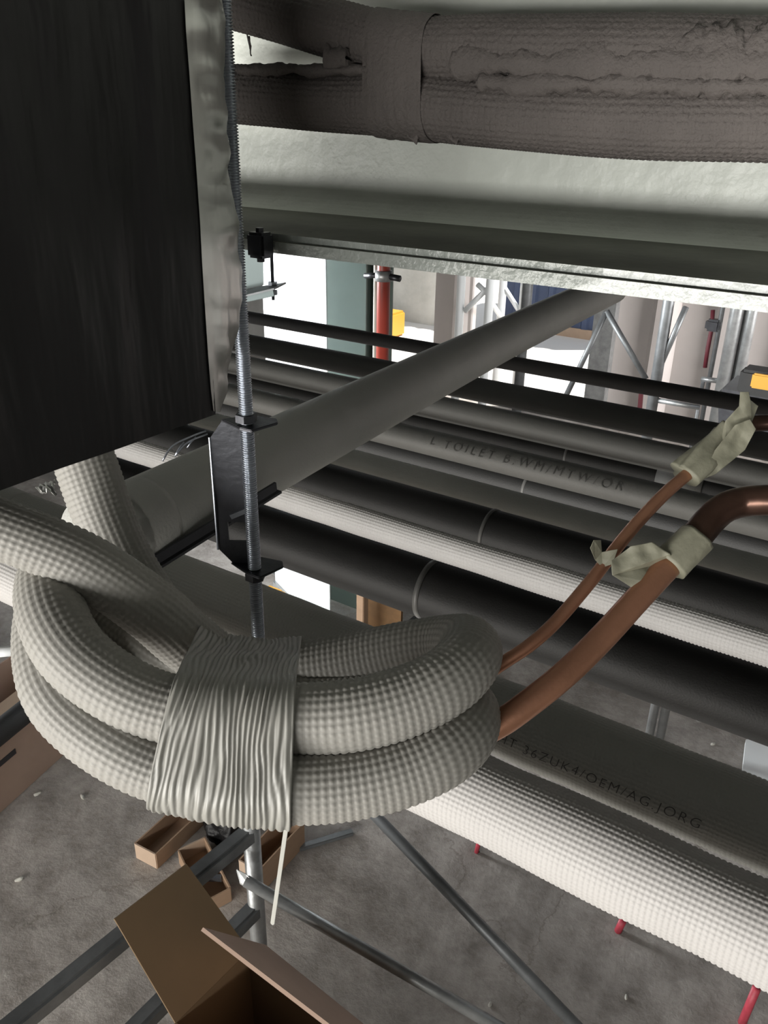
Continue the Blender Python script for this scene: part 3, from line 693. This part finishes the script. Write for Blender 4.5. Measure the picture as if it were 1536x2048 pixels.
# second rack further right
Y3 = 7.2
sr = thing('pipe_riser', (farx(1440, Y3), Y3, 0), 'bright vertical metal risers with short cross bars at the right, before the ribbed wall', 'riser')
vert('riser_tube', 1447, 760, Y3, .055, galv, sr); vert('riser_tube', 1472, 740, Y3 + .1, .04, galvD, sr)
vert('riser_tube', 1494, 680, Y3, .04, galv, sr); 
vert('riser_tube', 1432, 640, Y3, .03, white, sr, 1.6); vert('riser_tube', 1426, 720, Y3 + .1, .02, galvD, sr)
seg('cross_bar', (1403, 758), (1440, 762), Y3, .022, galv, sr); vert('riser_tube', 1404, 775, Y3, .016, galvD, sr, 0, pz(1404, 758, Y3))
fh = thing('red_hose', onp(1414, 680, 1, 7.3), 'thin dark red hose hanging by the bright risers at the right', 'hose')
smooth_tube('hose_line', [onp(1426, 620, 1, 7.3), onp(1423, 660, 1, 7.3), onp(1415, 700, 1, 7.3), onp(1410, 735, 1, 7.3)], .018, redD, fh, 12, .1)
MB().box(onp(1427, 650, 1, 7.3), (.12, .1, .1)).build('hook', dsteel, fh, bevel=.02)
rh = thing('red_hose', (farx(1278, 7.4), 7.4, 0), 'short dark red hose on the beige wall, left of the scaffold standard', 'hose')
smooth_tube('hose_line', [onp(1285, 760, 1, 7.4), onp(1281, 800, 1, 7.4), onp(1277, 850, 1, 7.4)], .022, redD, rh, 12, .1)
dr = thing('dumper_machine', onp(1510, 800, 1, 6.0), 'dark machine with an orange lamp at the right edge behind the pipes', 'machine')
MB().poly([onp(1452, 762, 1, 6.2), onp(1600, 790, 1, 6.2), onp(1600, 900, 1, 6.2), onp(1452, 870, 1, 6.2)], .5).build('body', dsteel, dr, bevel=.03)
MB().box(onp(1535, 765, 1, 6.0), (.34, .2, .17)).build('lamp_housing', rubber, dr, bevel=.02)
MB().box(onp(1535, 765, 1, 5.88), (.2, .04, .1)).build('lamp_lens', yell, dr, bevel=.01)

# ------------------------------------------------------------ scaffold below the coil
Pp = P(503, 1668, 2.25); px_, py_ = Pp[0], Pp[1]
def postz(py):
    q = ray(512, py); t = (px_ * q[0] + py_ * q[1]) / (q[0] ** 2 + q[1] ** 2); return H + t * q[2]
z1, z2 = postz(1662), postz(1815)
fr = thing('scaffold', (px_, py_, 0), 'galvanised scaffold end frame with two rungs standing on the floor below the coil', 'scaffold')
MB().tube((px_, py_, 0), (px_, py_, z1 + .07), .024, 28).build('standard', galv, fr, True)
pz1 = onp(0, 2075, 2, z1 - .05); pz2 = onp(255, 2075, 2, z2 - .02)
e1 = np.array([px_, py_, z1]); e2 = np.array([px_, py_, z2])
L1 = pz1 + (pz1 - e1) * .12; L2 = pz2 + (pz2 - e2) * .6
MB().bar(e1, L1, .045, .05).build('rung', galvD, fr, bevel=.008)
MB().bar(e2, L2, .045, .05).build('rung', galvD, fr, bevel=.008)
MB().tube((L1[0], L1[1], 0), (L1[0], L1[1], z1 + .05), .024, 28).build('standard', galv, fr, True)
b1 = thing('scaffold_brace', P(476, 1750, 2.17), 'shiny diagonal scaffold brace hooked on the post beside the cardboard box', 'brace')
pa, pb = P(492, 1762, 2.17), P(1010, 2062, 2.0); pc = pb + (pb - pa) * .15
MB().tube(pa, pc, .0155, 20).build('brace_tube', galv, b1, True)
MB().poly([P(472, 1738, 2.17), P(492, 1748, 2.17), P(515, 1772, 2.16), P(505, 1783, 2.16), P(480, 1768, 2.17)], .008).build('flattened_end', galv, b1, bevel=.002)
b2_ = thing('scaffold_brace', P(900, 1790, 2.2), 'dark diagonal scaffold brace coming out below the coil towards the lower right', 'brace')
pa, pb = P(700, 1578, 2.3), P(1160, 2060, 2.05); pc = pb + (pb - pa) * .15
MB().tube(pa, pc, .0155, 20).build('brace_tube', galvD, b2_, True)

# ------------------------------------------------------------ open cardboard box at the bottom
zt2 = .85
c1 = onp(497, 1900, 2, zt2); c2 = onp(350, 2046, 2, zt2); c4 = onp(730, 2062, 2, zt2); c4 = c1 + (c4 - c1) * 1.25; c3 = c2 + (c4 - c1)
bxo = thing('cardboard_box', (c1 + c3) / 2 * np.array([1, 1, 0]), 'tall open brown cardboard box with raised flaps at the bottom of the photo', 'box')
def wall(name, a_, b_, m): 
    a0_ = a_.copy(); b0_ = b_.copy(); a0_[2] = b0_[2] = .006
    MB().poly([a_, b_, b0_, a0_], .005).build(name, m, bxo)
wall('side_panel', c1, c2, cardD); wall('side_panel', c2, c3, cardD); wall('side_panel', c3, c4, cardD); wall('side_panel', c4, c1, cardD)
MB().poly([v * np.array([1, 1, 0]) + np.array([0, 0, .006]) for v in (c1, c2, c3, c4)], .005).build('bottom_panel', cardD, bxo)
def rplane(px, py, a, b, c):
    nn = np.cross(b - a, c - a); r = ray(px, py); return CAM + r * (nn.dot(a - CAM) / nn.dot(r))
fb = P(372, 1728, 2.05); fa = rplane(228, 1838, c1, c2, fb)
MB().poly([c2, c1, fb, fa], .006).build('flap', cardD, bxo)
ga = P(404, 1858, 1.80); gh = onp(530, 1893, 2, zt2); gb = rplane(404 + 1.6 * 248, 1858 + 1.6 * 190, gh, c4, ga)
MB().poly([gh, c4, gb, ga], .008).build('flap', cardP, bxo)

# ------------------------------------------------------------ things lying on the floor
def tray(name, pa, pb, pc, hgt, m, label, group='small open cardboard boxes on the floor'):
    a_ = gp(*pa); b_ = gp(*pb); d_ = gp(*pc) - a_
    t = thing(name, (a_ + b_ + d_) / 2, label, 'box', group)
    u = np.array([0, 0, hgt]); e = np.array([0, 0, .003]); c = [a_ + e, b_ + e, b_ + d_ + e, a_ + d_ + e]
    MB().poly(c, .004).build('bottom_panel', m, t)
    for i in range(4):
        p, q = c[i], c[(i + 1) % 4]; MB().poly([p, q, q + u, p + u], .006).build('side_panel', cardL if i == 0 else m, t)
tray('cardboard_box', (274, 1716), (315, 1738), (400, 1600), .08, card, 'long narrow open cardboard box on the floor, its pale end left of the scaffold post')
tray('cardboard_box', (360, 1726), (412, 1700), (408, 1832), .07, card, 'dark small open box with bits in it, behind the raised box flap')
tray('cardboard_box', (482, 1768), (520, 1790), (572, 1672), .13, card, 'brown open cardboard box on the floor just right of the scaffold post')
q = gp(420, 1775); pg = thing('metal_offcut', q + np.array([0, 0, .03]), 'small shiny metal offcut inside the dark small box', 'offcut')
MB().bar(q + np.array([-.03, 0, .035]), q + np.array([.04, .03, .05]), .02, .02).build('piece', zinc, pg)
g = gp(462, 1665); bm = bmesh.new(); bmesh.ops.create_icosphere(bm, subdivisions=5, radius=1)
for v in bm.verts:
    k_ = 1 + .22 * noise.noise(v.co * 2.2) + .08 * noise.noise(v.co * 6); v.co = Vector((v.co.x * k_ * .12, v.co.y * k_ * .10, max(-.6, v.co.z) * k_ * .10)) + Vector((g[0], g[1], .062))
me = bpy.data.meshes.new('black_sack'); bm.to_mesh(me); bm.free()
tag(link('black_sack', me, bfilm, None, True), 'crumpled black sack on the floor between the small cardboard boxes', 'sack')
# big boxes at the left
a_, b_ = gp(125, 1512), gp(0, 1626); d_ = nrm(b_ - a_); nb = np.array([d_[1], -d_[0], 0])
if nb.dot(np.array([*a_[:2], 0])) < 0: nb = -nb
a_ = a_ - d_ * .3; b_ = b_ + d_ * .5
lbx = thing('cardboard_box', (a_ + b_) / 2 + nb * .2, 'large pinkish brown cardboard carton with a hand hole on the floor at the left edge', 'box')
hb_ = .34; u = np.array([0, 0, hb_])
MB().poly([a_ + nb * .005, b_ + nb * .005, b_ + nb * .42, a_ + nb * .42], .004).build('bottom_panel', cardP, lbx)
for p, q in ((a_, b_), (b_, b_ + nb * .42), (b_ + nb * .42, a_ + nb * .42), (a_ + nb * .42, a_)): MB().poly([p + (0, 0, .003), q + (0, 0, .003), q + u, p + u], .006).build('side_panel', cardP, lbx)
MB().poly([a_ + u, b_ + u, b_ + u + nb * .22 - np.array([0, 0, .03]), a_ + u + nb * .22 - np.array([0, 0, .03])], .006).build('flap', cardL, lbx)
hm = gp(25, 1604); hm = a_ + d_ * np.dot(gp(30, 1597) - a_, d_)
MB().bar(hm - d_ * .05 + (0, 0, .235) - nb * .004, hm + d_ * .05 + (0, 0, .235) - nb * .004, .004, .028).build('hand_hole', ink, lbx, bevel=.001)
tp0, tp1 = a_ + (0, 0, hb_ + .05) - nb * .01, b_ + (0, 0, hb_ + .05) - nb * .01
bpp = MB().tube(tp0, tp1, .052, 28).build('black_pipe', rubber, None, True); tag(bpp, 'short thick black pipe lying along the top of the large carton at the left', 'pipe')
a2, b2p = gp(60, 1440), gp(-60, 1520); a2 = a2 + nb * .3; b2p = b2p + nb * .3; u = np.array([0, 0, .5])
lb2 = thing('cardboard_box', (a2 + b2p) / 2 + nb * .2, 'brown cardboard carton behind the large one at the left edge, half in shadow', 'box')
for p, q in ((a2, b2p), (b2p, b2p + nb * .42), (b2p + nb * .42, a2 + nb * .42), (a2 + nb * .42, a2)): MB().poly([p + (0, 0, .003), q + (0, 0, .003), q + u, p + u], .006).build('side_panel', card, lb2)
MB().poly([a2 + u, b2p + u, b2p + u + nb * .42, a2 + u + nb * .42], .006).build('top_panel', cardL, lb2)
tb = thing('white_tube', P(10, 1306, 1.3), 'short bright white tube at the left edge beyond the coil', 'tube')
MB().tube(P(-80, 1312, 1.3), P(60, 1298, 1.3), .0085, 16).build('tube_body', white, tb, True)
# wooden piece and black bag behind, orange object
w0 = gp(736, 1300)
wd = thing('wooden_crate', w0, 'brown wooden crate standing on the floor behind the coil, right of the green column', 'crate')
MB().box(w0 + np.array([0, .12, .25]), (.30, .02, .44)).box(w0 + np.array([0, 0, .02]), (.30, .24, .02)).build('boards', wood, wd)
MB().box(w0 + np.array([.0, -.06, .22]), (.05, .05, .44)).build('corner_post', card, wd, bevel=.004)
bk = gp(840, 1330); tag(MB().box(bk + np.array([.1, 0, .15]), (.40, .3, .3)).build('black_crate', rubber, None, bevel=.05), 'black crate on the floor, partly hidden behind the thick black pipe', 'crate')
og = gp(545, 1225); tag(MB().box(og + np.array([0, 0, .08]), (.16, .14, .16)).build('orange_case', yell, None, bevel=.03), 'orange case on the floor beyond the bracket, left of the white sheet', 'case')
og = gp(515, 1190); tag(MB().box(og + np.array([-.1, .3, .3]), (.4, .3, .6)).build('grey_sack', galvD, None, bevel=.12), 'rounded grey sack standing behind the orange case', 'sack')
# red rods
for i, (bx_, ty, r_, lab) in enumerate([((1484, 2046), (1497, 1968), .010, 'red plastic rod sticking up from the floor at the lower right corner'), ((1236, 1862), (1240, 1838), .010, 'faded red stub on the floor under the nearest white pipe'), ((953, 1704), (957, 1672), .007, 'tiny red stub on the floor below the white pipe, near the dark brace')]):
    g0 = gp(*bx_); rt = ray(*ty); tt = (g0[0] * rt[0] + g0[1] * rt[1]) / (rt[0] ** 2 + rt[1] ** 2); h_ = H + tt * rt[2]
    top = g0.copy(); top[2] = h_; top[0] += .01
    tag(MB().tube(g0, top, r_ * 1.4, 12).build('red_rod', pink, None, True), lab, 'rod', 'red stubs sticking up from the floor')
# pale tubes behind the wide grey pipe
tps = thing('scaffold_tubes', gp(1305, 1480), 'pair of pale vertical steel tubes seen in the gap above the wide grey pipe', 'tube')
for px in (1293, 1315):
    g = gp(px, 1500); scaf_tube('tube_body', (g[0], g[1], 0), (g[0], g[1], 1.1), .021, galv, tps)
g = gp(1500, 1580); ws = thing('white_board', g, 'bright white board lying on the floor at the right edge, above the wide grey pipe', 'board')
ga_, gb_, gc_, gd_ = gp(1489, 1490), gp(1620, 1470), gp(1640, 1640), gp(1478, 1590)
MB().poly([ga_ + (0, 0, .02), gb_ + (0, 0, .02), gc_ + (0, 0, .02), gd_ + (0, 0, .02)], .03).build('sheet', white, ws)
# debris
deb = [((165, 1596), .03, 'white'), ((38, 1762), .035, 'pale'), ((158, 1940), .04, 'white'), ((980, 2010), .022, 'white'), ((1252, 1996), .02, 'white'), ((75, 1590), .03, 'pale'), ((1425, 1490), .03, 'white'), ((300, 1610), .02, 'pale'), ((640, 1690), .2, 'strip')]
where = ['left of the coil beside the carton', 'at the left edge on bare concrete', 'beside the long rung at the lower left', 'low between the two braces', 'under the nearest white pipe at the lower right', 'just in front of the large carton', 'in the gap above the wide grey pipe', 'left of the long narrow box', '']
for (pp, s_, k_), wh in zip(deb, where):
    g = gp(*pp)
    if k_ == 'strip':
        a_ = gp(598, 1700); b_ = gp(705, 1668)
        tag(MB().bar(a_ + (0, 0, .012), b_ + (0, 0, .012), .03, .02).build('metal_strip', galvD, None, bevel=.003), 'thin grey metal strip lying on the floor right of the cable tie', 'strip'); continue
    bm = bmesh.new(); bmesh.ops.create_icosphere(bm, subdivisions=2, radius=s_ / 2)
    for v in bm.verts: v.co *= 1 + .5 * noise.noise(v.co * 60 + Vector((g[0], g[1], 0))); v.co.z *= .5; v.co.x *= .5
    bmesh.ops.rotate(bm, verts=bm.verts, cent=(0, 0, 0), matrix=Matrix.Rotation(g[0] * 9, 3, 'Z'))
    for v in bm.verts: v.co += Vector((g[0], g[1], s_ * .22))
    me = bpy.data.meshes.new('debris_chip'); bm.to_mesh(me); bm.free()
    tag(link('debris_chip', me, whiteP), 'small pale debris chip on the floor, ' + wh, 'debris', 'debris chips scattered on the floor')
